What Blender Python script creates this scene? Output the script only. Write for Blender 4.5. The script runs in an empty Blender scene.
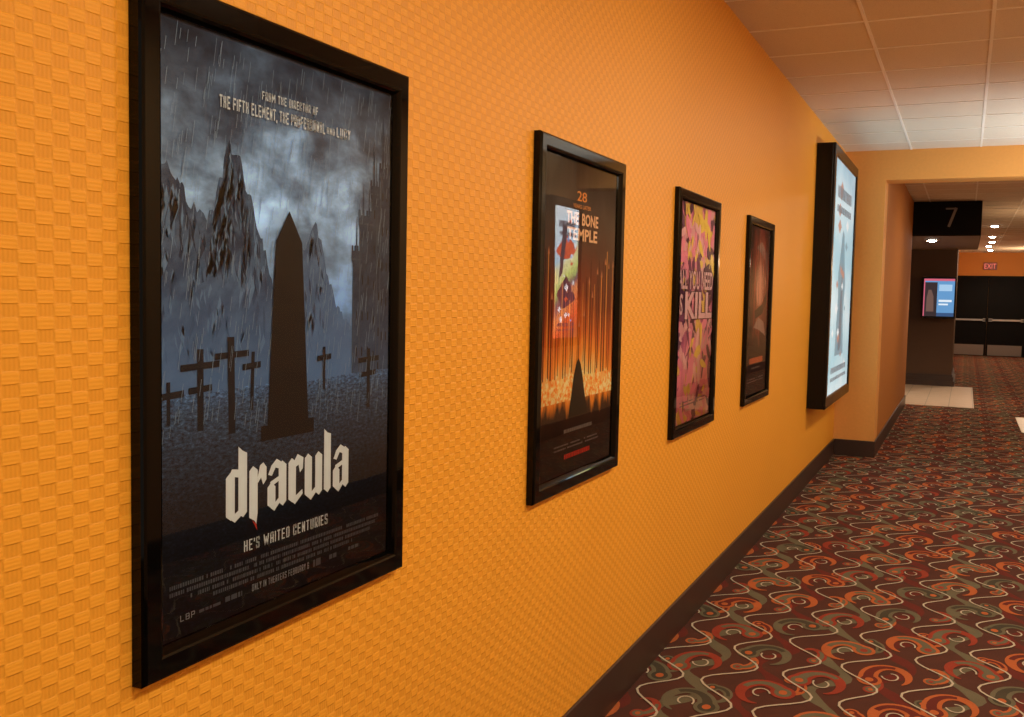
import bpy, math, random
from mathutils import Vector, Matrix
random.seed(7)
PI=math.pi
C=bpy.context.scene.collection
bpy.context.scene.view_settings.view_transform='Standard'
# ------------------------------------------------------------------ dimensions (metres)
H=3.048; S=10.30; RW=2.9; BB=.165; A=.389; HH=2.758; FAR=32.0
FW,FH=.775,1.104; FY0=1.106; FSTEP=1.5138; FZ=.9442
# ------------------------------------------------------------------ helpers
class MB:
    def __init__(s): s.v=[]; s.f=[]; s.m=[]
    def poly(s,pts,mi=0):
        b=len(s.v); s.v+= [tuple(p) for p in pts]; s.f.append(tuple(range(b,b+len(pts)))); s.m.append(mi)
    def box(s,x0,x1,y0,y1,z0,z1,mi=0):
        b=len(s.v); s.v+=[(x,y,z) for x in (x0,x1) for y in (y0,y1) for z in (z0,z1)]
        for f in [(0,1,3,2),(4,6,7,5),(0,4,5,1),(2,3,7,6),(0,2,6,4),(1,5,7,3)]:
            s.f.append(tuple(b+i for i in f)); s.m.append(mi)
    def build(s,name,mats,parent=None,bevel=0,loc=None):
        me=bpy.data.meshes.new(name); me.from_pydata(s.v,[],s.f)
        for m in (mats if isinstance(mats,(list,tuple)) else [mats]): me.materials.append(m)
        for p,i in zip(me.polygons,s.m): p.material_index=i
        me.update()
        o=bpy.data.objects.new(name,me); C.objects.link(o)
        if parent is not None: o.parent=parent
        if loc: o.location=loc
        if bevel:
            b=o.modifiers.new('bevel','BEVEL'); b.width=bevel; b.segments=2; b.limit_method='ANGLE'
        return o
def empty(name,loc,label,cat,group=None,rz=0):
    o=bpy.data.objects.new(name,None); C.objects.link(o); o.location=loc; o.rotation_euler=(0,0,rz); o.empty_display_size=.1
    o['label']=label; o['category']=cat
    if group: o['group']=group
    return o
def struct(o): o['kind']='structure'; return o
_tc={}
def text2d(body,off=0.0):
    key=(body,off)
    if key in _tc: return _tc[key]
    c=bpy.data.curves.new('t','FONT'); c.body=body; c.offset=off; c.resolution_u=3
    o=bpy.data.objects.new('t',c); C.objects.link(o)
    dg=bpy.context.evaluated_depsgraph_get(); dg.update()
    ev=o.evaluated_get(dg); me=ev.to_mesh()
    vs=[(v.co.x,v.co.y) for v in me.vertices]; fs=[tuple(p.vertices) for p in me.polygons]
    ev.to_mesh_clear(); bpy.data.objects.remove(o); bpy.data.curves.remove(c)
    _tc[key]=(vs,fs); return vs,fs
def round_text(mb,body,fn,cx,cy,w,h,mi=0,off=0.012):
    vs,fs=text2d(body,off)
    xs=[v[0] for v in vs]; ys=[v[1] for v in vs]
    x0,x1,y0,y1=min(xs),max(xs),min(ys),max(ys)
    b=len(mb.v)
    for x,y in vs: mb.v.append(fn(cx+((x-x0)/(x1-x0)-.5)*w, cy+((y-y0)/(y1-y0)-.5)*h))
    for f in fs: mb.f.append(tuple(b+i for i in f)); mb.m.append(mi)
# condensed squared capitals drawn with strokes
GL={'A':['0,0 0,.9 .2,1 .8,1 1,.9 1,0','0,.42 1,.42'],'B':['0,0 0,1 .8,1 1,.9 1,.62 .8,.52 0,.52','.8,.52 1,.42 1,.1 .8,0 0,0'],'C':['1,.7 1,.92 .85,1 .15,1 0,.92 0,.08 .15,0 .85,0 1,.08 1,.3'],
'D':['0,0 0,1 .75,1 1,.88 1,.12 .75,0 0,0'],'E':['1,1 0,1 0,0 1,0','0,.52 .85,.52'],'F':['1,1 0,1 0,0','0,.52 .85,.52'],'G':['1,.72 1,.92 .85,1 .15,1 0,.92 0,.08 .15,0 1,0 1,.48 .55,.48'],
'H':['0,0 0,1','1,0 1,1','0,.52 1,.52'],'I':['.5,0 .5,1'],'K':['0,0 0,1','1,1 .12,.5 1,0'],'L':['0,1 0,0 1,0'],'M':['0,0 0,1 .5,.35 1,1 1,0'],'N':['0,0 0,1 1,0 1,1'],
'O':['.15,0 0,.08 0,.92 .15,1 .85,1 1,.92 1,.08 .85,0 .15,0'],'P':['0,0 0,1 .8,1 1,.9 1,.55 .8,.45 0,.45'],'R':['0,0 0,1 .8,1 1,.9 1,.6 .8,.5 0,.5','.5,.5 1,0'],
'S':['1,.78 1,.92 .85,1 .15,1 0,.92 0,.64 .15,.55 .85,.46 1,.38 1,.08 .85,0 .15,0 0,.08 0,.22'],'T':['0,1 1,1','.5,1 .5,0'],'U':['0,1 0,.08 .15,0 .85,0 1,.08 1,1'],'V':['0,1 .5,0 1,1'],'W':['0,1 .22,0 .5,.75 .78,0 1,1'],
'X':['0,0 1,1','0,1 1,0'],'Y':['0,1 .5,.45 1,1','.5,.45 .5,0'],'6':['1,.8 1,.92 .85,1 .15,1 0,.92 0,.08 .15,0 .85,0 1,.08 1,.46 .85,.54 0,.54'],
'7':['0,1 1,1 .35,0'],"'":['.5,1 .5,.75'],',':['.6,.05 .35,-.16']}
ADV={'I':.45,"'":.4,',':.4,' ':.55,'M':1.3,'W':1.4}
def stroke_text(mb,body,fn,cx,cy,w,h,mi=0,weight=.14):
    tot=sum(ADV.get(c,1.0) for c in body)-.30; k=w/tot; x=cx-w/2; th=h*weight; tw=min(th*1.1,k*.21)
    for c in body:
        a=ADV.get(c,1.0); gw=(a-.30)*k
        for pl in GL.get(c,[]):
            pts=[tuple(map(float,p.split(','))) for p in pl.split()]
            P2=[(x+tw/2+px*(gw-tw) if a>.5 else x+gw*px, cy-h/2+th/2+py*(h-th)) for px,py in pts]
            for (x0,y0),(x1,y1) in zip(P2,P2[1:]):
                dx,dy=x1-x0,y1-y0; l=math.hypot(dx,dy) or 1e-6; ux,uy=dx/l,dy/l
                wd=tw*abs(uy)+th*abs(ux)*.85; e=wd*.35
                nx,ny=-uy*wd/2,ux*wd/2
                mb.poly([fn(x0-ux*e+nx,y0-uy*e+ny),fn(x0-ux*e-nx,y0-uy*e-ny),fn(x1+ux*e-nx,y1+uy*e-ny),fn(x1+ux*e+nx,y1+uy*e+ny)],mi)
        x+=a*k
# ------------------------------------------------------------------ materials
class NT:
    def __init__(s,name):
        s.mat=bpy.data.materials.new(name); s.mat.use_nodes=True; s.t=s.mat.node_tree
        s.b=s.t.nodes['Principled BSDF']; s.out=s.t.nodes['Material Output']
    def n(s,ty,**k):
        x=s.t.nodes.new(ty)
        for a,v in k.items(): setattr(x,a,v)
        return x
    def set(s,sock,v):
        if hasattr(v,'is_output'): s.t.links.new(v,sock)
        else:
            if isinstance(v,tuple) and len(v)==3 and sock.type=='RGBA': v=(*v,1)
            sock.default_value=v
    def m(s,op,a,b=None,c=None,clamp=False):
        x=s.n('ShaderNodeMath',operation=op,use_clamp=clamp); s.set(x.inputs[0],a)
        if b is not None: s.set(x.inputs[1],b)
        if c is not None: s.set(x.inputs[2],c)
        return x.outputs[0]
    def mix(s,f,a,b,bt='MIX'):
        x=s.n('ShaderNodeMix',data_type='RGBA',blend_type=bt); s.set(x.inputs[0],f); s.set(x.inputs[6],a); s.set(x.inputs[7],b); return x.outputs[2]
    def obj(s):
        return s.n('ShaderNodeTexCoord').outputs['Object']
    def sep(s,v):
        x=s.n('ShaderNodeSeparateXYZ'); s.set(x.inputs[0],v); return x.outputs
    def comb(s,x,y,z):
        c=s.n('ShaderNodeCombineXYZ'); s.set(c.inputs[0],x); s.set(c.inputs[1],y); s.set(c.inputs[2],z); return c.outputs[0]
    def noise(s,vec,scale,detail=3,rough=.5,dist=0,ty=None):
        x=s.n('ShaderNodeTexNoise')
        if ty: x.noise_type=ty
        s.set(x.inputs['Vector'],vec); x.inputs['Scale'].default_value=scale; x.inputs['Detail'].default_value=detail
        x.inputs['Roughness'].default_value=rough; x.inputs['Distortion'].default_value=dist; return x.outputs['Fac']
    def ramp(s,f,stops,interp='LINEAR'):
        x=s.n('ShaderNodeValToRGB'); s.set(x.inputs[0],f); r=x.color_ramp; r.interpolation=interp
        while len(r.elements)<len(stops): r.elements.new(.5)
        for e,(p,c) in zip(r.elements,stops): e.position=p; e.color=(*c,1)
        return x.outputs[0]
    def bump(s,h,strength,dist):
        x=s.n('ShaderNodeBump'); x.inputs['Strength'].default_value=strength; x.inputs['Distance'].default_value=dist
        s.set(x.inputs['Height'],h); s.set(s.b.inputs['Normal'],x.outputs[0])
    def base(s,c,rough=.6,spec=.3,metal=0):
        s.set(s.b.inputs['Base Color'],c); s.set(s.b.inputs['Roughness'],rough); s.b.inputs['Specular IOR Level'].default_value=spec; s.b.inputs['Metallic'].default_value=metal
def simple(name,c,rough=.6,spec=.3,metal=0,var=.12,scale=40):
    t=NT(name); f=t.noise(t.obj(),scale,2)
    col=t.mix(t.m('MULTIPLY',f,var*2),c,tuple(x*.5 for x in c)); t.base(col,rough,spec,metal); return t.mat
def emis(name,c,strength,pat=None):
    t=NT(name); t.base((0.01,0.01,0.01),.4)
    f=t.noise(t.obj(),6,2); col=t.mix(t.m('MULTIPLY',f,.2),c,tuple(x*.7 for x in c))
    t.set(t.b.inputs['Emission Color'],col); t.b.inputs['Emission Strength'].default_value=strength; return t.mat
# woven vinyl wallcovering : raised and sunk blocks in one colour with relief shade painted in, crisp edges, fine ribs along each strand
def weave(name,col,dark,cw=.0285,ch=.0182):
    t=NT(name); o=t.sep(t.obj()); u=t.m('DIVIDE',t.m('ADD',o[0],o[1]),cw); v=t.m('DIVIDE',o[2],ch)
    su=t.m('SINE',t.m('MULTIPLY',u,PI)); sv=t.m('SINE',t.m('MULTIPLY',v,PI)); s=t.m('MULTIPLY',su,sv)
    h=t.m('MULTIPLY_ADD',s,2.8,.5,clamp=True)
    h=t.m('MULTIPLY',t.m('MULTIPLY',h,h),t.m('MULTIPLY_ADD',h,-2.0,3.0))            # smoothstep
    # thin seam where two strands meet
    av=t.m('ABSOLUTE',sv); seam=t.m('SUBTRACT',1.0,t.m('MULTIPLY',av,5.0,clamp=True))
    rv=t.m('SINE',t.m('MULTIPLY',v,2*PI*3)); ru=t.m('SINE',t.m('MULTIPLY',u,2*PI*4))
    rib=t.m('ADD',t.m('MULTIPLY',rv,h),t.m('MULTIPLY',ru,t.m('SUBTRACT',1.0,h)))
    fine=t.noise(t.comb(o[1],o[0],t.m('MULTIPLY',o[2],5.0)),240,2); big=t.noise(t.obj(),1.3,2)
    hh=t.m('ADD',t.m('SUBTRACT',h,t.m('MULTIPLY',seam,.22)),t.m('ADD',t.m('MULTIPLY',rib,.09),t.m('MULTIPLY',fine,.10)))
    k=t.m('ADD',t.m('MULTIPLY_ADD',h,.23,.48),t.m('ADD',t.m('MULTIPLY',rib,.06),t.m('ADD',t.m('MULTIPLY',fine,.16),t.m('MULTIPLY',big,.16))))  # shade put into the colour: sunk blocks and seams go darker
    k=t.m('SUBTRACT',k,t.m('MULTIPLY',seam,.12))
    c=t.mix(k,dark,col); t.base(c,.46,.18); t.bump(hh,.60,.0018)
    return t.mat
M_wall=weave('orange_woven_wallcovering',(.88,.392,.037),(.54,.200,.013))
M_end=simple('smooth_orange_paint',(.76,.345,.080),.6)
M_right=simple('orange_tan_paint',(.70,.44,.21),.7)
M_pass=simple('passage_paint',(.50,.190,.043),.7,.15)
M_far=simple('far_wall_paint',(.76,.31,.07),.7)
M_black=simple('black_paint',(.014,.011,.009),.7,.15); M_pillar=simple('dark_brown_paint',(.095,.052,.032),.6,.2); M_soff=simple('soffit_underside',(.24,.15,.09),.7)
M_base=simple('baseboard_rubber',(.045,.023,.016),.38,.4)
def mk_ceiling():
    t=NT('acoustic_tile'); o=t.obj(); f=t.noise(o,220,2,.7)
    c=t.mix(t.ramp(f,[(.36,(1,1,1)),(.43,(0,0,0))]),(.74,.63,.49),(.62,.52,.40)); t.base(c,.95,.1); t.bump(f,.3,.003); return t.mat
M_ceil=mk_ceiling(); M_grid=simple('ceiling_grid_metal',(.92,.85,.74),.5,.3,0,.03)
def carpet(name,c,var=.5):
    t=NT(name); o=t.obj(); f=t.noise(o,330,2,.7); g=t.noise(o,9,2)
    k=t.m('ADD',t.m('MULTIPLY',f,var*1.3),t.m('MULTIPLY',g,var*.5))
    col=t.mix(k,tuple(min(1,x*1.5) for x in c),tuple(x*.4 for x in c)); t.base(col,.98,.05); t.bump(f,.35,.004); return t.mat
K_base=carpet('carpet_dark_brown',(.074,.029,.020)); K_mar=carpet('carpet_maroon',(.112,.024,.017)); K_olive=carpet('carpet_olive',(.118,.100,.060))
K_or=carpet('carpet_rust_orange',(.36,.096,.031)); K_red=carpet('carpet_red',(.235,.040,.022)); K_cream=carpet('carpet_beige',(.42,.355,.255)); K_dk=carpet('carpet_dark_olive',(.058,.047,.030))
def mk_tile():
    t=NT('beige_floor_tile'); o=t.sep(t.obj()); fu=t.m('FRACT',t.m('DIVIDE',o[0],.33)); fv=t.m('FRACT',t.m('DIVIDE',o[1],.33))
    g=t.m('MAXIMUM',t.m('LESS_THAN',fu,.03),t.m('LESS_THAN',fv,.03)); n=t.noise(t.obj(),7,4)
    c=t.mix(g,t.mix(n,(.72,.55,.42),(.55,.41,.30)),(.3,.24,.18)); t.base(c,.3,.5); return t.mat
M_tile=mk_tile()
M_frame=simple('gloss_black_moulding',(.0015,.0015,.0015),.05,.20)
M_case=simple('satin_black_case',(.005,.0045,.0045),.25,.22)
M_back=simple('backing_board',(.03,.03,.03),.8)
M_chrome=simple('brushed_steel',(.66,.64,.61),.28,.5,1.0,.05); M_kick=simple('worn_steel',(.34,.32,.30),.4,.4,1.0,.1)
M_door=simple('black_door_laminate',(.004,.0035,.0035),.6,.12)
def mk_glass():
    t=NT('clear_glazing'); t.t.nodes.remove(t.b)
    tr=t.n('ShaderNodeBsdfTransparent'); gl=t.n('ShaderNodeBsdfGlossy'); gl.inputs['Roughness'].default_value=.008
    fr=t.n('ShaderNodeFresnel'); fr.inputs['IOR'].default_value=1.38; mx=t.n('ShaderNodeMixShader')
    # very slight waviness of the acrylic sheet
    b=t.n('ShaderNodeBump'); b.inputs['Strength'].default_value=.10; b.inputs['Distance'].default_value=.004; t.set(b.inputs['Height'],t.noise(t.obj(),3,1)); t.set(gl.inputs['Normal'],b.outputs[0])
    t.set(mx.inputs[0],fr.outputs[0]); t.set(mx.inputs[1],tr.outputs[0]); t.set(mx.inputs[2],gl.outputs[0]); t.set(t.out.inputs[0],mx.outputs[0]); return t.mat
M_glass=mk_glass()
def flat(name,c,rough=.55): return simple(name,c,rough,.2,0,.1,60)
# ------------------------------------------------------------------ room shell
def sbox(name,mat,*b,bevel=0):
    mb=MB(); mb.box(*b); return struct(mb.build(name,mat,bevel=bevel))
Y0=-3.0
sbox('wall_left',M_wall,-.12,0,Y0,S,0,H)
mb=MB(); mb.box(-.12,A,S,S+.35,0,H); mb.box(A,RW,S,S+.35,HH,H); struct(mb.build('wall_end',M_end))
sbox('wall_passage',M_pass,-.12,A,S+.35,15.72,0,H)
sbox('wall_pillar_front',M_pillar,-1.08,.98,19.8,19.92,0,H)
sbox('wall_pillar_side',M_pillar,.86,.98,19.92,22.0,0,H)
sbox('wall_alcove_left',M_black,-1.2,-1.08,15.72,19.8,0,H)
sbox('wall_alcove_front',M_black,-1.2,-.12,15.6,15.72,0,H)
sbox('wall_beyond',M_far,-.12,0,22.0,FAR,0,H)
sbox('wall_right',M_right,RW,RW+.12,Y0,FAR,0,H)
sbox('wall_far',M_far,-.12,RW+.12,FAR,FAR+.12,0,H)
mb=MB(); mb.box(-1.2,RW+.12,Y0,FAR+.12,H,H+.1,0)
x=.61
while x<RW: mb.box(x-.009,x+.009,Y0,FAR,H-.004,H,1); x+=.61
y=.05-.61*4
while y<FAR: mb.box(0,RW,y-.009,y+.009,H-.0035,H,1); y+=.61
struct(mb.build('ceiling',[M_ceil,M_grid]))
mb=MB(); mb.box(-1.08,1.31,15.75,19.8,2.545,H,0); mb.box(-1.07,1.30,15.76,19.8,2.54,2.545,1); struct(mb.build('trim_1',[M_black,M_soff]))   # soffit over the entry
sbox('baseboard_left',M_base,0,.013,Y0,S,0,BB,bevel=.004)
mb=MB(); mb.box(.013,A+.013,S-.013,S,0,BB); mb.box(A,A+.013,S,15.72,0,BB); struct(mb.build('baseboard_end',M_base,bevel=.004))
mb=MB()
for (d,z0,z1) in ((.05,0,.10),(.03,.10,.18),(.013,.18,.22)): mb.box(-1.08,.98+d,19.8-d,19.8,z0,z1); mb.box(.98,.98+d,19.8,22,z0,z1)
struct(mb.build('baseboard_alcove',M_base))
sbox('baseboard_right',M_base,RW-.013,RW,Y0,FAR,0,BB)
# ------------------------------------------------------------------ carpet
fl=MB(); fl.box(-1.2,RW+.12,Y0,FAR+.12,-.1,0,0)
def clampx(x): return min(max(x,.0),RW)
zc=[0]
def jz(z):
    """a hair of height per piece so that no two overlapping pieces share a plane"""
    zc[0]=(zc[0]+1)%97; return z+zc[0]*1.3e-6
def ribbon(pts,ws,z,mi):
    L=[];R=[]; z=jz(z)
    for i,p in enumerate(pts):
        a=pts[max(i-1,0)]; b=pts[min(i+1,len(pts)-1)]
        dx,dy=b[0]-a[0],b[1]-a[1]; l=math.hypot(dx,dy) or 1; nx,ny=-dy/l,dx/l; w=ws[i] if isinstance(ws,list) else ws
        L.append((clampx(p[0]+nx*w/2),p[1]+ny*w/2,z)); R.append((clampx(p[0]-nx*w/2),p[1]-ny*w/2,z))
    for i in range(len(pts)-1): fl.poly([R[i],R[i+1],L[i+1],L[i]],mi)
def ell(cx,cy,rx,ry,rot,z,mi,n=16):
    c,s=math.cos(rot),math.sin(rot); z=jz(z)
    fl.poly([(clampx(cx+rx*math.cos(2*PI*k/n)*c-ry*math.sin(2*PI*k/n)*s),cy+rx*math.cos(2*PI*k/n)*s+ry*math.sin(2*PI*k/n)*c,z) for k in range(n)],mi)
YA,YB=1.5,FAR
PX,PY=.25,.43
ncol=int(RW/PX)+2
def paisley(cx,cy,fl_,R0,a0,turn,wd,zo,mi,inner,core):
    """filled drop with a round head, contrasting inside and a tapering curled tail"""
    pts=[];w1=[];w2=[]
    n=18
    for k in range(n+1):
        tt=k/n; a=a0+fl_*tt*PI*turn; rr=R0*(1-.30*tt)
        pts.append((cx+rr*math.cos(a)*.95,cy+rr*math.sin(a)*1.4)); w=wd*(1-tt)**.8+.007; w1.append(w); w2.append(max(.001,w*.60-.007))
    hx,hy=pts[0]
    ribbon(pts,w1,zo,mi); ell(hx,hy,wd*.66,wd*.82,0,zo+.0002,mi)
    m=int(n*.6); ribbon(pts[:m],w2[:m],zo+.0004,inner); ell(hx,hy,wd*.45,wd*.58,0,zo+.0006,inner)
    ell(hx,hy,wd*.22,wd*.30,0,zo+.0008,core)
combo=[(5,3,5),(6,2,5),(2,7,5),(5,2,6)]
for i in range(ncol):
    xc=-.03+i*PX; ph=i*PI
    N=int((YB-YA)/.035)
    ys=[YA+.035*k for k in range(N)]
    # flowing bands and the thin beige wave between the columns
    ribbon([(xc+.060*math.sin(2*PI*y/PY+ph),y) for y in ys],[.050+.020*math.sin(4*PI*y/PY+i*2) for y in ys],.0004,2 if i%2 else 3)
    ribbon([(xc+PX/2+.078*math.sin(2*PI*y/PY+ph+1.2)+.022*math.sin(2*PI*y/(2*PY)+i*1.7),y) for y in ys],.0094,.0034,4)
    j=0; y=YA+.2+(i%2)*PY*.5
    while y<YB-.3:
        fl_=(1 if (i+j)%2 else -1); rim,inn,cor=combo[(i+2*j+(i*j)%3)%4]; da=.35*math.sin(i*1.9+j*2.3)
        # a smaller drop turned the other way, then the main drop over it
        bx,by=xc+PX/2-.011*fl_,y+PY*.28
        r2,i2,c2=combo[(i+j+1)%4]
        paisley(bx,by,-fl_,.061,(PI*.55 if fl_>0 else -PI*.45)-da,1.2,.046,.0011,r2,i2,c2)
        paisley(xc+.019*fl_,y,fl_,.096,(.3 if fl_>0 else PI+.3)+da,1.40,.076,.0022,rim,inn,cor)
        q=[]
        for k in range(13):
            b=da+k*PI*1.5/12+(0 if fl_>0 else PI); rr=.038*(1-.45*k/12); q.append((xc+.019*fl_+rr*math.cos(b),y+1.45*rr*math.sin(b)+.011))
        ribbon(q,.0072,.0037,4)
        y+=PY; j+=1
struct(fl.build('floor',[K_base,K_mar,K_olive,K_mar,K_cream,K_or,K_red,K_dk]))
sbox('floor_entry',M_tile,-1.08,1.34,15.95,19.8,0,.006)
sbox('floor_threshold',M_tile,1.85,RW,13.35,15.05,0,.006)
# ------------------------------------------------------------------ framed posters
RWD=.05
def frame_mesh(w,h):
    mb=MB(); prof=[(0,0),(0,.0195),(.0025,.0235),(.007,.0262),(.036,.0262),(.0400,.0245),(.0445,.020),(RWD,.012),(RWD,.004)]
    rings=[]
    for ins,x in prof:
        rings.append([(x,-w/2+ins,ins),(x,w/2-ins,ins),(x,w/2-ins,h-ins),(x,-w/2+ins,h-ins)])
    for a,b in zip(rings,rings[1:]):
        for k in range(4): mb.poly([a[k],a[(k+1)%4],b[(k+1)%4],b[k]])
    return mb
IW,IH=FW-2*RWD,FH-2*RWD
XB=.006
def P(u,v,l=0): return (XB+l*.0004,-IW/2+u*IW,RWD+(1-v)*IH)
def uv_nodes(t):
    o=t.sep(t.obj()); u=t.m('MULTIPLY_ADD',o[1],1/IW,.5); v=t.m('SUBTRACT',1.0,t.m('MULTIPLY_ADD',o[2],1/IH,-RWD/IH)); return u,v
def framed(i,label,art):
    e=empty('framed_poster',(0,FY0+i*FSTEP+FW/2,FZ),label,'poster','framed film posters along the orange wall')
    frame_mesh(FW,FH).build('frame',M_frame,e)
    b=MB(); b.box(.001,.0055,-IW/2-.01,IW/2+.01,RWD-.01,RWD+IH+.01); b.build('backing_board',M_back,e)
    art(e)
    g=MB(); g.poly([(.013,-IW/2,RWD),(.013,IW/2,RWD),(.013,IW/2,RWD+IH),(.013,-IW/2,RWD+IH)]); g.build('glazing',M_glass,e)
    return e
def full(mb,mi=0): mb.poly([P(0,1),P(1,1),P(1,0),P(0,0)],mi)
def shape(mb,uv,mi,l): mb.poly([P(min(max(u,0),1),min(max(v,0),1),l) for u,v in uv],mi)
def line(p,name,mat,body,u0,u1,vc,hv,l=9,weight=.14,rounded=None,outline=0):
    mb=MB(); fn=lambda a,b:(XB+l*.0004,a,b); a=(-IW/2+(u0+u1)/2*IW,RWD+(1-vc)*IH,(u1-u0)*IW,hv*IH)
    if rounded is None: stroke_text(mb,body,fn,*a,0,weight)
    else: round_text(mb,body,fn,*a,0,rounded)
    if outline:
        fo=lambda a,b:(XB+(l-.8)*.0004,a,b); vs,fs=text2d(body,rounded)
        w0=max(v[0] for v in vs)-min(v[0] for v in vs); h0=max(v[1] for v in vs)-min(v[1] for v in vs)
        round_text(mb,body,fo,a[0],a[1],a[2]*(w0+2*outline)/w0,a[3]*(h0+2*outline)/h0,1,rounded+outline)
    return mb.build(name,mat,p)
def marks(mb,u0,u1,v,hv,l=9,mi=0,seed=1,fill=.86,wa=.008,wb=.03,gap=.004):
    r=random.Random(seed); u=u0
    while u<u1:
        w=r.uniform(wa,wb); w=min(w,u1-u)
        if r.random()<fill: shape(mb,[(u,v+hv/2),(u+w,v+hv/2),(u+w,v-hv/2),(u,v-hv/2)],mi,l)
        u+=w+gap
def marks_part(p,name,mat,rows):
    mb=MB()
    for r in rows: marks(mb,*r[:4],9,0,*r[4:])
    return mb.build(name,mat,p)
def bl(c): return (c[0]*.95,c[1]*1.62,c[2]*2.55)
# poster 1 : stormy mountains
def art1(e):
    t=NT('storm_sky_print'); u,v=uv_nodes(t)
    n1=t.noise(t.comb(u,t.m('MULTIPLY',v,2.3),0.0),4.5,7,.58,.15)
    vv=t.m('ADD',v,t.m('MULTIPLY_ADD',n1,.16,-.08))
    sky=t.ramp(vv,[(p_,bl(c_)) for p_,c_ in [(0,(.044,.047,.054)),(.10,(.090,.096,.108)),(.20,(.26,.27,.28)),(.28,(.44,.445,.44)),(.37,(.27,.29,.31)),(.47,(.17,.215,.27)),(.60,(.110,.156,.218)),(.70,(.02,.028,.042)),(1,(.003,.0042,.0065))]])
    cl=t.ramp(n1,[(.36,(.34,.36,.40)),(.48,(.8,.82,.85)),(.55,(1.15,1.15,1.15)),(.66,(1.9,1.9,1.9))])
    ed=t.m('ABSOLUTE',t.m('MULTIPLY_ADD',u,2.0,-1.0)); vg=t.m('MULTIPLY_ADD',t.m('POWER',ed,2.0),-.38,1.0)
    c=t.mix(1.0,sky,cl,'MULTIPLY'); c=t.mix(1.0,c,t.comb(vg,vg,vg),'MULTIPLY')
    t.base(c,.55,.2); sky_m=t.mat
    def rock(name,a,b,sc,haze,f0=.34):
        t=NT(name); u,v=uv_nodes(t); v2=t.m('MULTIPLY',v,1.5)
        n=t.noise(t.comb(t.m('MULTIPLY_ADD',v2,.5,u),v2,0.0),sc,8,.70,.0)
        c=t.ramp(n,[(.40,bl(a)),(.50,bl(tuple(x*.6+y*.4 for x,y in zip(a,b)))),(.60,bl(b))])
        fade=t.ramp(v,[(f0,(0,0,0)),(.58,(1,1,1))]); c=t.mix(t.m('MULTIPLY',fade,haze),c,bl((.094,.138,.196))); t.base(c,.6,.2); return t.mat
    m1=rock('far_rock_print',(.055,.066,.084),(.115,.13,.15),8,.82); m2=rock('near_rock_print',(.022,.027,.037),(.075,.085,.098),9,.70)
    hi=rock('lit_rock_print',(.105,.115,.125),(.16,.172,.183),12,.66,.32); sh=rock('shaded_rock_print',(.012,.016,.024),(.023,.029,.039),12,.66,.36)
    t=NT('field_print'); u,v=uv_nodes(t); n=t.noise(t.comb(t.m('MULTIPLY',u,1.0),t.m('MULTIPLY',v,3.0),0.0),60,4,.75)
    g=t.ramp(v,[(p_,bl(c_)) for p_,c_ in [(.585,(.090,.134,.192)),(.63,(.053,.068,.086)),(.70,(.028,.034,.042)),(.78,(.0085,.0105,.0135)),(.86,(.003,.0038,.0055)),(1,(.0025,.0034,.005))]])
    c=t.mix(1.0,g,t.ramp(n,[(.36,(.15,.15,.16)),(.55,(1,1,1)),(.72,(2.6,2.6,2.6))]),'MULTIPLY'); t.base(c,.6,.2); fm=t.mat
    dk=flat('stone_print',(.004,.006,.011)); cr=flat('cross_print',(.007,.011,.020)); tw=rock('tower_print',(.014,.019,.027),(.034,.042,.052),16,.22,.42); rn=flat('rain_print',(.26,.41,.58)); wn=flat('tower_slit_print',(.004,.006,.011)); te=flat('tower_edge_print',(.055,.095,.15))
    pb=MB(); full(pb,0)
    R=random.Random(3)
    def ridge(pts,base,amp):
        out=[]
        for (a,b),(c,d) in zip(pts,pts[1:]):
            n=max(2,int(abs(c-a)/.007))
            for k in range(n):
                q=k/n; out.append((a+(c-a)*q+R.uniform(-.002,.002),b+(d-b)*q+R.uniform(-amp,amp)))
        out.append(pts[-1]); return out+[(pts[-1][0],base),(pts[0][0],base)]
    def crags(pts,l,n,lo,hi_):
        """sharp lit and shaded slivers running down from the crest"""
        for k in range(n):
            s_=R.randrange(len(pts)-1); q=R.random(); (a,b),(c,d)=pts[s_],pts[s_+1]
            u=a+(c-a)*q; v=b+(d-b)*q+.010+R.random()**1.5*.18
            ln=R.uniform(lo,hi_); dr=R.uniform(-.55,.55)*ln; w=R.uniform(.003,.009)
            if v+ln>.57: continue
            shape(pb,[(u,v),(u+w,v+ln*.35),(u+w*.4+dr,v+ln),(u-w*.6+dr*.6,v+ln*.6)],9 if R.random()<.45 else 10,l)
    far=[(.40,.52),(.47,.40),(.53,.345),(.555,.35),(.575,.33),(.59,.30),(.605,.285),(.62,.315),(.635,.33),(.67,.40),(.72,.46),(.80,.50),(1,.53)]
    near=[(0,.20),(.015,.235),(.03,.225),(.05,.25),(.085,.262),(.10,.295),(.12,.29),(.16,.31),(.18,.285),(.19,.29),(.205,.24),(.22,.235),(.232,.19),(.243,.160),(.252,.195),(.268,.19),(.29,.205),(.305,.255),(.32,.25),(.35,.31),(.385,.36),(.42,.43),(.46,.50),(.5,.56)]
    low=[(0,.36),(.02,.335),(.04,.345),(.07,.38),(.10,.37),(.13,.42),(.15,.41),(.18,.40),(.21,.41),(.24,.45),(.28,.47),(.36,.53)]
    shape(pb,ridge(far,.62,.007),1,1); crags(far[1:10],1.4,60,.02,.055)
    shape(pb,ridge(near,.63,.008),2,2); crags(near[:21],2.4,260,.02,.07)
    shape(pb,ridge(low,.64,.008),2,3); crags(low,3.3,90,.02,.05)
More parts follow.
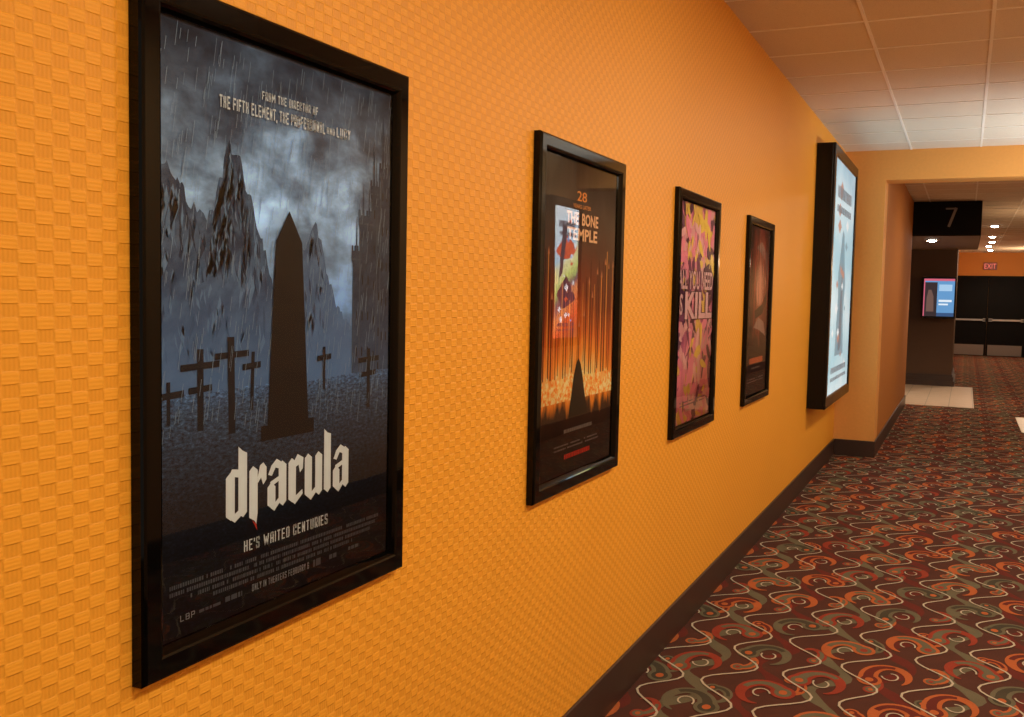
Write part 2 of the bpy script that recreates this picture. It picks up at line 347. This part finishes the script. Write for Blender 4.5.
    # generic ruined towers: dark, battlements, slits, string courses and thin pinnacles
    for (a,b,top,l) in [(.795,.84,.33,3.6),(.83,.90,.255,4.1),(.895,.93,.19,3.6),(.925,.955,.215,3.8),(.945,1.0,.15,4.1)]:
        n=4 if b-a>.04 else 3; pts=[]; fl2=.006
        for k in range(n):
            p0=a-fl2+(b-a+2*fl2)*k/n; p1=a-fl2+(b-a+2*fl2)*(k+.55)/n; p2=a-fl2+(b-a+2*fl2)*(k+1)/n
            pts+=[(p0,top),(p1,top),(p1,top+.011),(p2,top+.011)]
        shape(pb,pts+[(b+fl2,top+.03),(b,top+.042),(b,.66),(a,.66),(a,top+.042),(a-fl2,top+.03)],5,l)
        shape(pb,[(a-fl2,top+.03),(b+fl2,top+.03),(b+fl2,top+.027),(a-fl2,top+.027)],11,l+.2)
        shape(pb,[(a,.60),(a+.004,.60),(a+.004,top+.045),(a,top+.045)],11,l+.2)
        vv_=top+.06
        while vv_<.58:
            for q in ([.25,.7] if b-a>.046 else [.5]): shape(pb,[(a+(b-a)*q-.003,vv_+.020),(a+(b-a)*q+.003,vv_+.020),(a+(b-a)*q+.003,vv_+.003),(a+(b-a)*q,vv_),(a+(b-a)*q-.003,vv_+.003)],8,l+.3)
            vv_+=.075
    for (c_,w_,top) in [(.908,.009,.11),(.958,.009,.055),(.985,.012,.085),(.938,.007,.15),(.85,.006,.20),(.972,.006,.10),(.815,.006,.27),(.882,.005,.21),(.922,.005,.14)]:
        shape(pb,[(c_-w_,top+.14),(c_+w_,top+.14),(c_+.0012,top),(c_-.0012,top)],5,4.5)
    shape(pb,ridge([(0,.60),(.3,.597),(.6,.60),(1,.592)],1.0,.003),3,5)
    def cross(u,vt,vb,aw,arms,w=.014,lean=0):
        shape(pb,[(u-w/2,vb),(u+w/2,vb),(u+w/2+lean,vt),(u-w/2+lean,vt)],4,6)
        for a,k in arms: shape(pb,[(u-aw*k,a+.007),(u+aw*k,a+.004),(u+aw*k,a-.007),(u-aw*k,a-.004)],4,7)
    cross(.137,.525,.662,.068,[(.553,1),(.592,.60)],.022); cross(.252,.507,.676,.064,[(.538,1)],.026,-.005); cross(.328,.535,.64,.036,[(.560,1)],.013,.006)
    cross(.650,.535,.62,.034,[(.556,1)],.012); cross(.885,.545,.672,.058,[(.568,1),(.598,.7)],.018); cross(.03,.575,.645,.05,[(.597,1)],.012)
    # plain dark obelisk in the middle of the field
    shape(pb,[(.365,.70),(.365,.672),(.392,.672),(.425,.335),(.482,.278),(.540,.335),(.573,.672),(.60,.672),(.60,.70)],6,8)
    for k in range(560):
        u=R.random(); v=R.uniform(0,.66); ln=R.uniform(.015,.048); sl=.24
        w=R.uniform(.0008,.0015)
        shape(pb,[(u,v),(u+w,v),(u+w-ln*sl,v+ln),(u-ln*sl,v+ln)],7,7.5)
    p=pb.build('poster_print',[sky_m,m1,m2,fm,cr,tw,dk,rn,wn,hi,sh,te],e)
    lt=flat('white_ink',(.80,.93,1.0)); red=flat('red_ink',(.6,.05,.03)); gr=flat('grey_ink',(.10,.12,.155)); pg=flat('pale_grey_ink',(.36,.43,.52))
    line(p,'top_credit',lt,'FROM THE DIRECTOR OF',.364,.608,.081,.0160,weight=.18)
    line(p,'film_list',lt,'THE FIFTH ELEMENT, THE PROFESSIONAL',.203,.642,.110,.0222,weight=.18); line(p,'conjunction',lt,'AND',.652,.690,.112,.013,weight=.17); line(p,'film_name',lt,'LUCY',.700,.770,.110,.0206,weight=.18)
    xh=.088; u0,u1=.226,.776; base=.829; adv=[('d',.80),('r',.66),('a',.80),('c',.66),('u',.82),('l',.40),('a',.72)]
    tot=sum(a for _,a in adv); sx=(u1-u0)/tot
    w=.30
    cur=[None]
    def G(x0,pts,mi=0,l=10): shape(cur[0],[(u0+(x0+a)*sx,base-b*xh) for a,b in pts],mi,l)
    def stem(x0,x,y0,y1): G(x0,[(x,y0+.10),(x+w*.55,y0),(x+w,y0+.09),(x+w,y1-.10),(x+w*.45,y1),(x,y1-.09)])
    cur[0]=MB(); x=0
    for ch,a in adv:
        if ch=='d':
            stem(x,0,0,.96); G(x,[(.42,.10),(.42+w*.55,0),(.42+w,.09),(.42+w,1.30),(.42+w*.5,1.36),(.42,1.46)]); G(x,[(.1,.90),(.5,.82),(.55,.98),(.2,1.03)],0,10.3); G(x,[(.12,.04),(.3,-.06),(.55,.06),(.5,.2)],0,10.3)
        if ch=='r':
            G(x,[(0,-.05),(w,-.0),(w,.9),(w*.45,1),(0,.91)]); G(x,[(0,-.05),(w,0),(w*.85,-.22),(w*.62,-.14)],0); G(x,[(w*.35,-.12),(w*.85,-.22),(w*.95,-.36)],1,10.5); G(x,[(w,.75),(.38,.98),(.50,1.03),(.62,.92),(.62,.66),(.50,.56),(.42,.72),(w,.62)],0,10.3)
        if ch=='a':
            stem(x,.42,0,.98); stem(x,0,0,.56); G(x,[(.02,.74),(.14,.92),(.34,1.04),(.56,.94),(.5,.8),(.3,.86),(.16,.7)],0,10.3); G(x,[(.1,.46),(.5,.58),(.5,.68),(.1,.58)],0,10.3); G(x,[(.12,.02),(.26,-.06),(.5,.12),(.46,.22)],0,10.3)
        if ch=='c':
            stem(x,0,0,.98); G(x,[(w*.6,.86),(.36,1.04),(.60,.94),(.58,.70),(.46,.62),(.40,.80),(w*.7,.74)],0,10.3); G(x,[(.1,.06),(.26,-.05),(.58,.14),(.56,.24),(.3,.14)],0,10.3)
        if ch=='u':
            stem(x,0,0,1.0); stem(x,.44,0,1.0); G(x,[(.12,.03),(.26,-.06),(.5,.10),(.46,.22)],0,10.3)
        if ch=='l':
            G(x,[(0,.10),(w*.55,0),(w,.09),(w,1.34),(w*.5,1.38),(0,1.48)])
        x+=a
    cur[0].build('title',[lt,red],p)
    line(p,'tagline',lt,"HE'S WAITED CENTURIES",.297,.670,.883,.0210)
    marks_part(p,'credit_lines',gr,[(a,b,v,.0070,k+3,.9,.0025,.007,.0028) for k,(a,b,v) in enumerate([(.03,.95,.912),(.03,.93,.9235),(.10,.90,.935),(.18,.80,.9465)])])
    line(p,'release_line',pg,'ONLY IN THEATERS FEBRUARY 6',.33,.58,.964,.0130)
    line(p,'studio_mark',pg,'LBP',.065,.115,.968,.0105)
    for r in [(.13,.21,.968,.005,9,1),(.225,.29,.966,.009,12,1),(.60,.64,.964,.014,14,1),(.68,.72,.964,.009,16,1),(.78,.84,.962,.007,18,1)]: marks_part(p,'partner_mark',gr,[r])
# poster 2 : blaze among tall columns
def art2(e):
    t=NT('blaze_print'); u,v=uv_nodes(t); n=t.noise(t.comb(t.m('MULTIPLY',u,3.0),v,0.0),5,5,.6,.5)
    # the glow sits low and around the middle of the sheet
    du=t.m('ABSOLUTE',t.m('SUBTRACT',u,.5)); sag=t.m('MULTIPLY',t.m('MULTIPLY',du,du),.34)
    vv=t.m('SUBTRACT',t.m('ADD',v,t.m('MULTIPLY_ADD',n,.20,-.10)),t.m('MULTIPLY',sag,t.m('LESS_THAN',v,.72)))
    c=t.ramp(vv,[(0,(.030,.022,.017)),(.12,(.085,.058,.042)),(.28,(.12,.050,.030)),(.42,(.26,.052,.018)),(.54,(.70,.16,.024)),(.62,(1,.38,.05)),(.69,(1,.85,.34)),(.755,(.95,.32,.03)),(.80,(.05,.020,.012)),(1,(.010,.009,.009))])
    t.base(c,.55,.2); bg=t.mat
    dk=flat('dark_column_print',(.055,.013,.008)); hot=flat('glowing_column_print',(1.0,.44,.08)); bm=flat('mound_print',(.012,.007,.007)); pale=flat('pale_bone_print',(.58,.23,.10))
    pb=MB(); full(pb,0); R=random.Random(11)
    for k in range(34):
        u=k/34+R.uniform(-.008,.008); d=abs(u-.5); top=.34+.14*R.random()-.14*d*2+(.05 if k%2 else 0); w=R.uniform(.006,.014)
        shape(pb,[(u,.69),(u+w,.69),(u+w*.8,top),(u+w*.2,top)],1 if k%3 else 2,1)
        if k%2: shape(pb,[(u-.008,top+.012),(u+w+.008,top+.012),(u+w*.5,top-.012)],4,1.3)
    pts=[]
    for k in range(61):
        u=k/60; pts.append((u,.728-.055*R.random()-.05*max(0,1-abs(u-.5)*4)))
    shape(pb,[(0,.765)]+pts+[(1,.765)],5,2)
    shape(pb,[(.38,.82),(.41,.76),(.44,.69),(.47,.65),(.50,.63),(.53,.65),(.56,.69),(.60,.76),(.64,.82)],3,3)
    gm=NT('embers_print'); o=gm.obj(); n=gm.noise(o,60,3,.7); gm.base(gm.ramp(n,[(.40,(1,.30,.03)),(.50,(1,.70,.20)),(.60,(1,.95,.55))]),.6,.2)
    p=pb.build('poster_print',[bg,dk,hot,bm,pale,gm.mat],e)
    wt=flat('fiery_bone_ink',(1.0,.62,.34)); og=flat('orange_ink',(.95,.38,.10)); red=flat('crimson_ink',(.70,.05,.03)); gy=flat('dim_ink',(.26,.22,.2))
    line(p,'numeral',og,'28',.42,.55,.105,.032,rounded=.01); line(p,'small_title',og,'YEARS LATER',.37,.61,.138,.013,rounded=.01)
    line(p,'title_word',wt,'THE',.29,.45,.178,.040,rounded=.03); line(p,'title_word',wt,'BONE',.49,.72,.178,.040,rounded=.03); line(p,'title_word',wt,'TEMPLE',.30,.71,.228,.040,rounded=.03)
    marks_part(p,'tagline',gy,[(.32,.70,.862,.012,2,1)]); marks_part(p,'credit_lines',gy,[(.20,.80,.905,.005,3),(.20,.80,.917,.005,4)]); marks_part(p,'release_line',red,[(.33,.68,.945,.016,5,1)])
# poster 3 : pink and yellow swirl of petals
def art3(e):
    t=NT('petal_swirl_print'); u,v=uv_nodes(t); vo=t.n('ShaderNodeTexVoronoi'); vo.inputs['Scale'].default_value=8
    n=t.noise(t.comb(u,v,0.0),3,4,.6,2.5); t.set(vo.inputs['Vector'],t.comb(t.m('ADD',u,t.m('MULTIPLY',n,.3)),t.m('MULTIPLY',v,1.5),0.0))
    s=t.sep(vo.outputs['Color']); c=t.ramp(s[0],[(0,(.60,.18,.32)),(.12,(1,.38,.50)),(.5,(1,.58,.58)),(.72,(1,.72,.18)),(.90,(.22,.11,.18))],'CONSTANT')
    d=t.ramp(vo.outputs['Distance'],[(0,(1.1,1.1,1.1)),(.5,(.8,.74,.78))]); t.base(t.mix(.8,c,d,'MULTIPLY'),.55,.2); bg=t.mat
    mats=[bg,flat('pink_print',(1,.36,.50)),flat('yellow_print',(1,.76,.16)),flat('plum_print',(.28,.09,.18)),flat('rose_print',(1,.60,.62)),flat('dark_petal_print',(.12,.04,.085))]
    pb=MB(); full(pb,0); R=random.Random(5)
    for k in range(170):
        cu,cv=R.random(),R.uniform(.02,.98); mid=.28<cv<.54
        a=R.uniform(0,PI); L=R.uniform(.04,.13); w=L*R.uniform(.25,.42)
        pts=[]
        for q in range(12):
            b=2*PI*q/12; px=L*math.cos(b); py=w*math.sin(b)*(1-.4*math.cos(b)); pts.append((cu+px*math.cos(a)-py*math.sin(a),cv+(px*math.sin(a)+py*math.cos(a))*.67))
        shape(pb,pts,R.choice([3,5,3,5,5,5]) if mid else R.choice([1,1,1,2,2,2,4,5]) if cv<.31 else R.choice([1,1,1,4,4,3,2,5]),1+k*.035)
    p=pb.build('poster_print',mats,e)
    pk=flat('pale_rose_ink',(.95,.62,.65)); ol=flat('dark_outline_ink',(.05,.018,.035)); mv=flat('mauve_ink',(.25,.12,.2))
    line(p,'title',[pk,ol],'ALL YOU NEED',.03,.97,.345,.088,rounded=.02,outline=.02); line(p,'title_small_word',[pk,ol],'IS',.04,.15,.458,.095,rounded=.02,outline=.02); line(p,'title_last_word',[pk,ol],'KILL',.21,.97,.462,.126,rounded=.035,outline=.02)
    marks_part(p,'credit_lines',mv,[(.15,.85,.905,.006,5),(.15,.85,.92,.006,6)]); marks_part(p,'release_line',pk,[(.30,.70,.945,.015,7,1)])
# poster 4 : warm haze shapes on dark red brown
def art4(e):
    t=NT('ember_haze_print'); u,v=uv_nodes(t); n=t.noise(t.comb(u,v,0.0),4,6,.6,1.0)
    du=t.m('DIVIDE',t.m('SUBTRACT',u,.58),.46); dv=t.m('DIVIDE',t.m('SUBTRACT',v,.32),.40)
    r=t.m('SQRT',t.m('ADD',t.m('MULTIPLY',du,du),t.m('MULTIPLY',dv,dv))); r=t.m('ADD',r,t.m('MULTIPLY_ADD',n,1.1,-.55))
    c=t.ramp(r,[(.10,(.80,.36,.24)),(.42,(.55,.15,.085)),(.75,(.26,.045,.030)),(1,(.055,.020,.018))]); t.base(c,.55,.2)
    dk=flat('shadow_shape_print',(.038,.015,.014)); gy=flat('ash_shape_print',(.50,.30,.24)); wr=flat('warm_shape_print',(.80,.36,.25)); rd=flat('red_streak_print',(.52,.05,.03)); pb=MB(); full(pb,0)
    shape(pb,[(0,0),(.30,0),(.22,.15),(.30,.30),(.18,.45),(.26,.62),(.12,.80),(0,.85)],1,1); shape(pb,[(.36,.12),(.60,.08),(.85,.14),(.95,.30),(.80,.20),(.58,.15)],2,2); shape(pb,[(.34,.60),(.55,.54),(.80,.57),(.92,.66),(.62,.62)],2,2)
    shape(pb,[(.34,.36),(.48,.22),(.70,.22),(.86,.32),(.74,.44),(.50,.47)],3,2.5); shape(pb,[(.36,.50),(.70,.46),(.95,.36),(.98,.42),(.72,.52),(.40,.55)],1,2.8)
    R=random.Random(8)
    for k in range(44):
        u0=R.uniform(.0,.95); v0=R.uniform(0,.25); ln=R.uniform(.25,.6); b=R.uniform(-.12,.12); w=R.uniform(.006,.016)
        shape(pb,[(u0,v0),(u0+w,v0),(u0+w+b*.4,v0+ln*.5),(u0+b,v0+ln),(u0+b*.4-w*.3,v0+ln*.5)],R.choice([1,1,4]),2.9+k*.01)
    shape(pb,[(0,.74),(.3,.70),(.6,.73),(1,.68),(1,1),(0,1)],1,3.6)
    p=pb.build('poster_print',[t.mat,dk,gy,wr,rd],e)
    sc=flat('scarlet_ink',(.80,.18,.07)); tp=flat('taupe_ink',(.34,.26,.22))
    marks_part(p,'title',sc,[(.20,.80,.80,.034,3,1)]); marks_part(p,'tagline',tp,[(.30,.70,.845,.010,4)]); marks_part(p,'credit_lines',tp,[(.15,.85,.91,.006,5),(.15,.85,.925,.006,6)])
framed(0,'black framed film poster of a stormy blue mountain graveyard under rain',art1)
framed(1,'black framed film poster with an orange blaze between tall dark columns',art2)
framed(2,'black framed film poster covered in pink and yellow petals with big pink lettering',art3)
framed(3,'black framed film poster in murky brown and dull red, next to the lightbox',art4)
# ------------------------------------------------------------------ illuminated poster case
def lightbox(loc,rz,L,Ht,D,label,strength,seed,vivid):
    e=empty('lightbox',loc,label,'lightbox',None,rz)
    b=MB(); b.box(0,D-.02,-L/2,L/2,0,Ht); b.build('case',M_case,e,bevel=.004)
    w=.095; f=MB(); x0,x1=D-.02,D
    rings=[]
    for ins,x in [(0,x0),(0,x1-.006),(.006,x1),(w-.012,x1),(w,x1-.010),(w,x0+.001)]:
        rings.append([(x,-L/2+ins,ins),(x,L/2-ins,ins),(x,L/2-ins,Ht-ins),(x,-L/2+ins,Ht-ins)])
    for a,c in zip(rings,rings[1:]):
        for k in range(4): f.poly([a[k],a[(k+1)%4],c[(k+1)%4],c[k]])
    f.build('door_frame',M_case,e)
    t=NT('backlit_print'); o=t.sep(t.obj()); zn=t.m('DIVIDE',o[2],Ht)
    n=t.noise(t.comb(o[1],o[2],seed),3.5 if vivid else 2.2,7,.65,.4)
    if vivid: st=[(.0,(.04,.03,.03)),(.14,(.60,.08,.03)),(.28,(.85,.30,.10)),(.36,(.10,.10,.14)),(.46,(.62,.78,.20)),(.58,(.90,.85,.45)),(.66,(.55,.82,1.0)),(1,(.88,.96,1))]
    else: st=[(.0,(.72,.92,.96)),(.2,(.36,.70,.80)),(.4,(.68,.90,.95)),(.6,(.34,.68,.80)),(.8,(.62,.86,.93)),(1,(.25,.56,.72))]
    k_=.28 if vivid else .5
    tilt=t.m('MULTIPLY',o[1],.35 if vivid else 0.0)
    c=t.ramp(t.m('ADD',t.m('ADD',zn,tilt),t.m('MULTIPLY_ADD',n,k_,-k_/2)),st)
    t.base((.02,.02,.02),.4); t.set(t.b.inputs['Emission Color'],c); t.b.inputs['Emission Strength'].default_value=strength
    px=D-.014; iw,ih=L-2*w,Ht-2*w
    def Q(u,v,l=0): return (px+l*.0005,-iw/2+u*iw,w+(1-v)*ih)
    p=MB(); p.poly([Q(0,1),Q(1,1),Q(1,0),Q(0,0)],0)
    if vivid: cs=[(.20,.45,.80),(.03,.04,.07),(.80,.12,.05),(.92,.97,1.0)]
    else: cs=[(.13,.36,.46),(.06,.18,.25),(.50,.26,.22),(.88,.98,1.0)]
    cols=[t.mat]+[emis(nm,cc,strength) for nm,cc in zip(('teal_backlit_ink','dark_backlit_ink','coral_backlit_ink','pale_backlit_ink'),cs)]
    R=random.Random(seed)
    def sh(uv,mi,l): p.poly([Q(a,b,l) for a,b in uv],mi)
    if not vivid:
        sh([(.30,.84),(.36,.60),(.33,.48),(.42,.36),(.47,.28),(.55,.30),(.60,.40),(.68,.52),(.63,.66),(.70,.84)],1,1)
        sh([(.44,.82),(.47,.55),(.52,.42),(.56,.55),(.58,.82)],2,2)
        sh([(.40,.44),(.62,.47),(.60,.50),(.42,.47)],3,3)
    else:
        sh([(.05,.30),(.60,.20),(.95,.34),(.70,.40),(.30,.38)],3,1); sh([(.10,.70),(.50,.52),(.90,.66),(.60,.78)],2,2); sh([(.55,.15),(.72,.12),(.80,.55),(.66,.50)],2,2.3)
    for k in range(18):
        u=R.uniform(.1,.9); v=R.uniform(.08,.9); s=R.uniform(.03,.08); sh([(u-s,v),(u,v+s*.4),(u+s,v),(u,v-s*.4)],R.choice([1,4,4,3]),3.4)
    p.build('backlit_panel',cols,e)
    for k,(v,h) in enumerate([(.13,.05),(.20,.03),(.90,.025),(.94,.015)]):
        g=MB(); u=.16
        while u<.82:
            q=R.uniform(.03,.07); g.poly([Q(u,v+h/2,5),Q(u+q,v+h/2,5),Q(u+q,v-h/2,5),Q(u,v-h/2,5)]); u+=q+.012
        g.build('illegible_text_line',cols[2],e)
    g=MB(); g.poly([(D-.008,-iw/2,w),(D-.008,iw/2,w),(D-.008,iw/2,w+ih),(D-.008,-iw/2,w+ih)]); g.build('glazing',M_glass,e)
    return e
lightbox((0,(8.31+10.08)/2,.666),0,10.08-8.31,2.18,.152,'large black lightbox glowing pale blue at the end of the orange wall',1.4,3.0,False)
lightbox((RW,9.85,1.0),PI,.9,1.6,.10,'lit poster case on the opposite wall, seen mirrored in the blaze poster glass',5.5,8.0,True)
# ------------------------------------------------------------------ hanging number sign
e=empty('auditorium_sign',(.84,15.75,2.56),'black overhead sign panel with a pale number 7','sign')
b=MB(); b.box(-.47,.47,-.05,0,.0,.48); b.build('panel',simple('sign_black',(.007,.006,.006),.7,.12),e,bevel=.004)
b=MB(); stroke_text(b,'7',lambda a,c:(a,-.0515,c),.06,.25,.16,.28,0,.10); b.build('numeral',flat('sign_numeral_grey',(.27,.25,.22)),e)
# ------------------------------------------------------------------ digital display
e=empty('digital_display',(.70,19.8,1.27),'wall mounted digital screen with a blue picture on the dark pillar','screen')
b=MB(); b.box(-.05,.05,-.14,.002,.28,.46); b.build('wall_bracket',M_case,e)
b=MB(); b.box(-.29,.29,-.20,-.14,0,.76); b.build('case',M_case,e,bevel=.006)
s=MB(); y_=-.2012
def sq(x0,x1,z0,z1,mi,l): s.poly([(x0,y_-l*.0008,z0),(x1,y_-l*.0008,z0),(x1,y_-l*.0008,z1),(x0,y_-l*.0008,z1)],mi)
sq(-.26,.26,.035,.725,0,0); sq(-.26,-.03,.035,.66,1,1); sq(-.26,.26,.685,.725,2,1); sq(-.26,-.240,.035,.685,2,1.5); sq(0,.22,.50,.62,3,1); sq(0,.22,.30,.34,4,1); sq(0,.16,.24,.27,4,1); sq(-.03,.26,.035,.10,5,1)
s.poly([(-.21,y_-.0016,.12),(-.08,y_-.0016,.12),(-.09,y_-.0016,.40),(-.13,y_-.0016,.52),(-.18,y_-.0016,.52),(-.205,y_-.0016,.38)],6)
s.build('screen',[emis('screen_blue',(.13,.33,.62),1.0),emis('screen_dark',(.045,.03,.035),.8),emis('screen_pink',(.75,.14,.22),.9),emis('screen_pale_blue',(.40,.62,.85),1.0),emis('screen_white',(.8,.88,.95),1.0),emis('screen_navy',(.04,.10,.24),.9),emis('screen_tan',(.20,.11,.09),.8)],e)
# ------------------------------------------------------------------ far doors, exit sign
for n,(x0,x1,hs) in enumerate([(.74,1.7385,1),(1.7415,2.74,-1)]):
    b=MB(); b.box(x0,x1,FAR-.05,FAR-.0,.004,2.29); d=struct(b.build('door_%d'%(n+1),M_door,bevel=.002))
    b=MB(); b.box(x0+.05,x1-.05,FAR-.055,FAR-.05,.02,.33); b.build('kickplate',M_kick,d)
    b=MB(); b.box(x0+.04,x1-.04,FAR-.10,FAR-.085,1.04,1.09); b.box(x0+.04,x0+.14,FAR-.10,FAR-.05,1.02,1.11); b.box(x1-.11,x1-.04,FAR-.10,FAR-.05,1.02,1.11); b.build('push_bar',M_chrome,d)
b=MB(); b.box(.66,.74,FAR-.06,FAR,0,2.36); b.box(2.74,2.82,FAR-.06,FAR,0,2.36); b.box(.74,2.74,FAR-.06,FAR,2.29,2.36); struct(b.build('trim_2',M_door))
e=empty('exit_sign',(1.755,FAR,2.54),'small lit red exit sign above the black double doors','exit sign')
b=MB(); b.box(-.18,.18,-.07,0,0,.21); b.build('housing',emis('exit_dim_red_face',(.34,.08,.05),.45),e,bevel=.006)
b=MB(); round_text(b,'EXIT',lambda a,c:(a,-.0715,c),0,.105,.31,.145,0,.0); b.build('lettering',emis('exit_red',(1.0,.18,.12),1.0),e)
b=MB(); b.box(RW-.05,RW-.002,13.4,15.0,.01,2.2); struct(b.build('door_3',M_door,bevel=.003))
# ------------------------------------------------------------------ downlights
def ring(mb,r0,r1,z,n=24,dz=.012):
    for k in range(n):
        a=2*PI*k/n; b=2*PI*(k+1)/n
        p=lambda r,t,zz:(r*math.cos(t),r*math.sin(t),zz)
        mb.poly([p(r0,a,z-dz),p(r0,b,z-dz),p(r1,b,z-dz),p(r1,a,z-dz)]); mb.poly([p(r1,a,z-dz),p(r1,b,z-dz),p(r1,b,z),p(r1,a,z)]); mb.poly([p(r0,a,z),p(r0,b,z),p(r0,b,z-dz),p(r0,a,z-dz)])
def dome(mb,r,drop,n=20,m=6):
    P3=lambda a,b:(r*math.cos(b)*math.cos(a),r*math.cos(b)*math.sin(a),-.004-drop*math.sin(b))
    for j in range(m):
        for k in range(n):
            a0,a1=2*PI*k/n,2*PI*(k+1)/n; b0,b1=PI/2*j/m,PI/2*(j+1)/m
            q=[P3(a0,b0),P3(a1,b0),P3(a1,b1),P3(a0,b1)]
            mb.poly(q if j<m-1 else q[:3])
M_lens=emis('downlight_lens',(1,.92,.78),70); M_trim=simple('bronze_trim_ring',(.30,.22,.15),.4)
def lamp(name,ty,loc,power,color=(1,.88,.72),rot=(0,0,0),size=.3,spot=2.4):
    l=bpy.data.lights.new(name,ty); l.energy=power; l.color=color
    if ty=='AREA': l.shape='DISK'; l.size=size
    if ty=='SPOT': l.spot_size=spot; l.spot_blend=.6; l.shadow_soft_size=.03
    if ty=='POINT': l.shadow_soft_size=size
    o=bpy.data.objects.new(name,l); C.objects.link(o); o.location=loc; o.rotation_euler=rot; return o
dl=[((.63,16.7,2.54),'round downlight under the black soffit below the number sign',170),
    ((1.59,20.9,H),'nearest of five round downlights in the far corridor ceiling',120),
    ((1.62,24.2,H),'second nearest of five round downlights in the far corridor ceiling',100),
    ((1.66,26.3,H),'middle of five round downlights in the far corridor ceiling',60),
    ((1.62,28.3,H),'fourth nearest of five round downlights in the far corridor ceiling',80),
    ((1.70,30.4,H),'farthest of five round downlights in the far corridor ceiling',75)]
for loc,lab,pw in dl:
    e=empty('downlight',loc,lab,'downlight','recessed downlights')
    b=MB(); ring(b,.075,.10,-.0005); b.build('trim_ring',M_trim,e)
    b=MB(); dome(b,.070,.030); b.build('lens',M_lens,e)
    lamp('downlight_lamp','SPOT',(loc[0],loc[1],loc[2]-.07),pw,(1,.78,.54))
for y,pw in ((-1.2,36),(1.2,41),(3.6,46),(6.0,38),(8.4,25)): lamp('corridor_lamp','AREA',(1.95,y,H-.03),pw,(1,.88,.69),size=.3)
for y,pw in ((-.8,5),(1.6,5),(3.2,5)): lamp('fill_lamp','POINT',(RW-.18,y,2.30),pw,(1,.88,.70),size=.07)  # added unseen point lamps, give the ceiling and wall direct light
# added cool spot aimed upward, whitens the far ceiling tiles
lamp('added_uplight','SPOT',(RW-.35,9.2,1.7),130,(.80,.91,1.0),(0,PI-.48,0),spot=2.0)
lamp('fill_lamp','POINT',(RW-.18,8.25,2.45),12,(.92,.95,1.0),size=.07)  # added cool fill for the far end of the ceiling, no fixture
lamp('passage_lamp','AREA',(2.0,12.6,H-.03),36,(1,.80,.56),size=.3)
lamp('passage_fill_lamp','POINT',(RW-.18,17.6,2.2),26,(1,.76,.50),size=.07)  # added unseen fill that brightens the passage
lamp('far_fill_lamp','POINT',(RW-.18,29.5,2.5),40,(1,.78,.55),size=.07)  # added out of view to lift the far wall and doors
# ------------------------------------------------------------------ world and camera
w=bpy.data.worlds.new('world'); bpy.context.scene.world=w; w.use_nodes=True
w.node_tree.nodes['Background'].inputs[0].default_value=(1,.85,.68,1); w.node_tree.nodes['Background'].inputs[1].default_value=.38
yaw,pitch,roll=.4350,.0676,.0209
fw=Vector((-math.sin(yaw)*math.cos(pitch),math.cos(yaw)*math.cos(pitch),-math.sin(pitch))); r=Vector((math.cos(yaw),math.sin(yaw),0)); u=r.cross(fw)
r2=math.cos(roll)*r+math.sin(roll)*u; u2=-math.sin(roll)*r+math.cos(roll)*u
cam=bpy.data.cameras.new('camera'); cam.sensor_width=36; cam.lens=972.4/1024*36; cam.clip_start=.05; cam.clip_end=200
co=bpy.data.objects.new('camera',cam); C.objects.link(co)
co.matrix_world=Matrix(((r2[0],u2[0],-fw[0],1.1617),(r2[1],u2[1],-fw[1],0),(r2[2],u2[2],-fw[2],1.576),(0,0,0,1)))
bpy.context.scene.camera=co
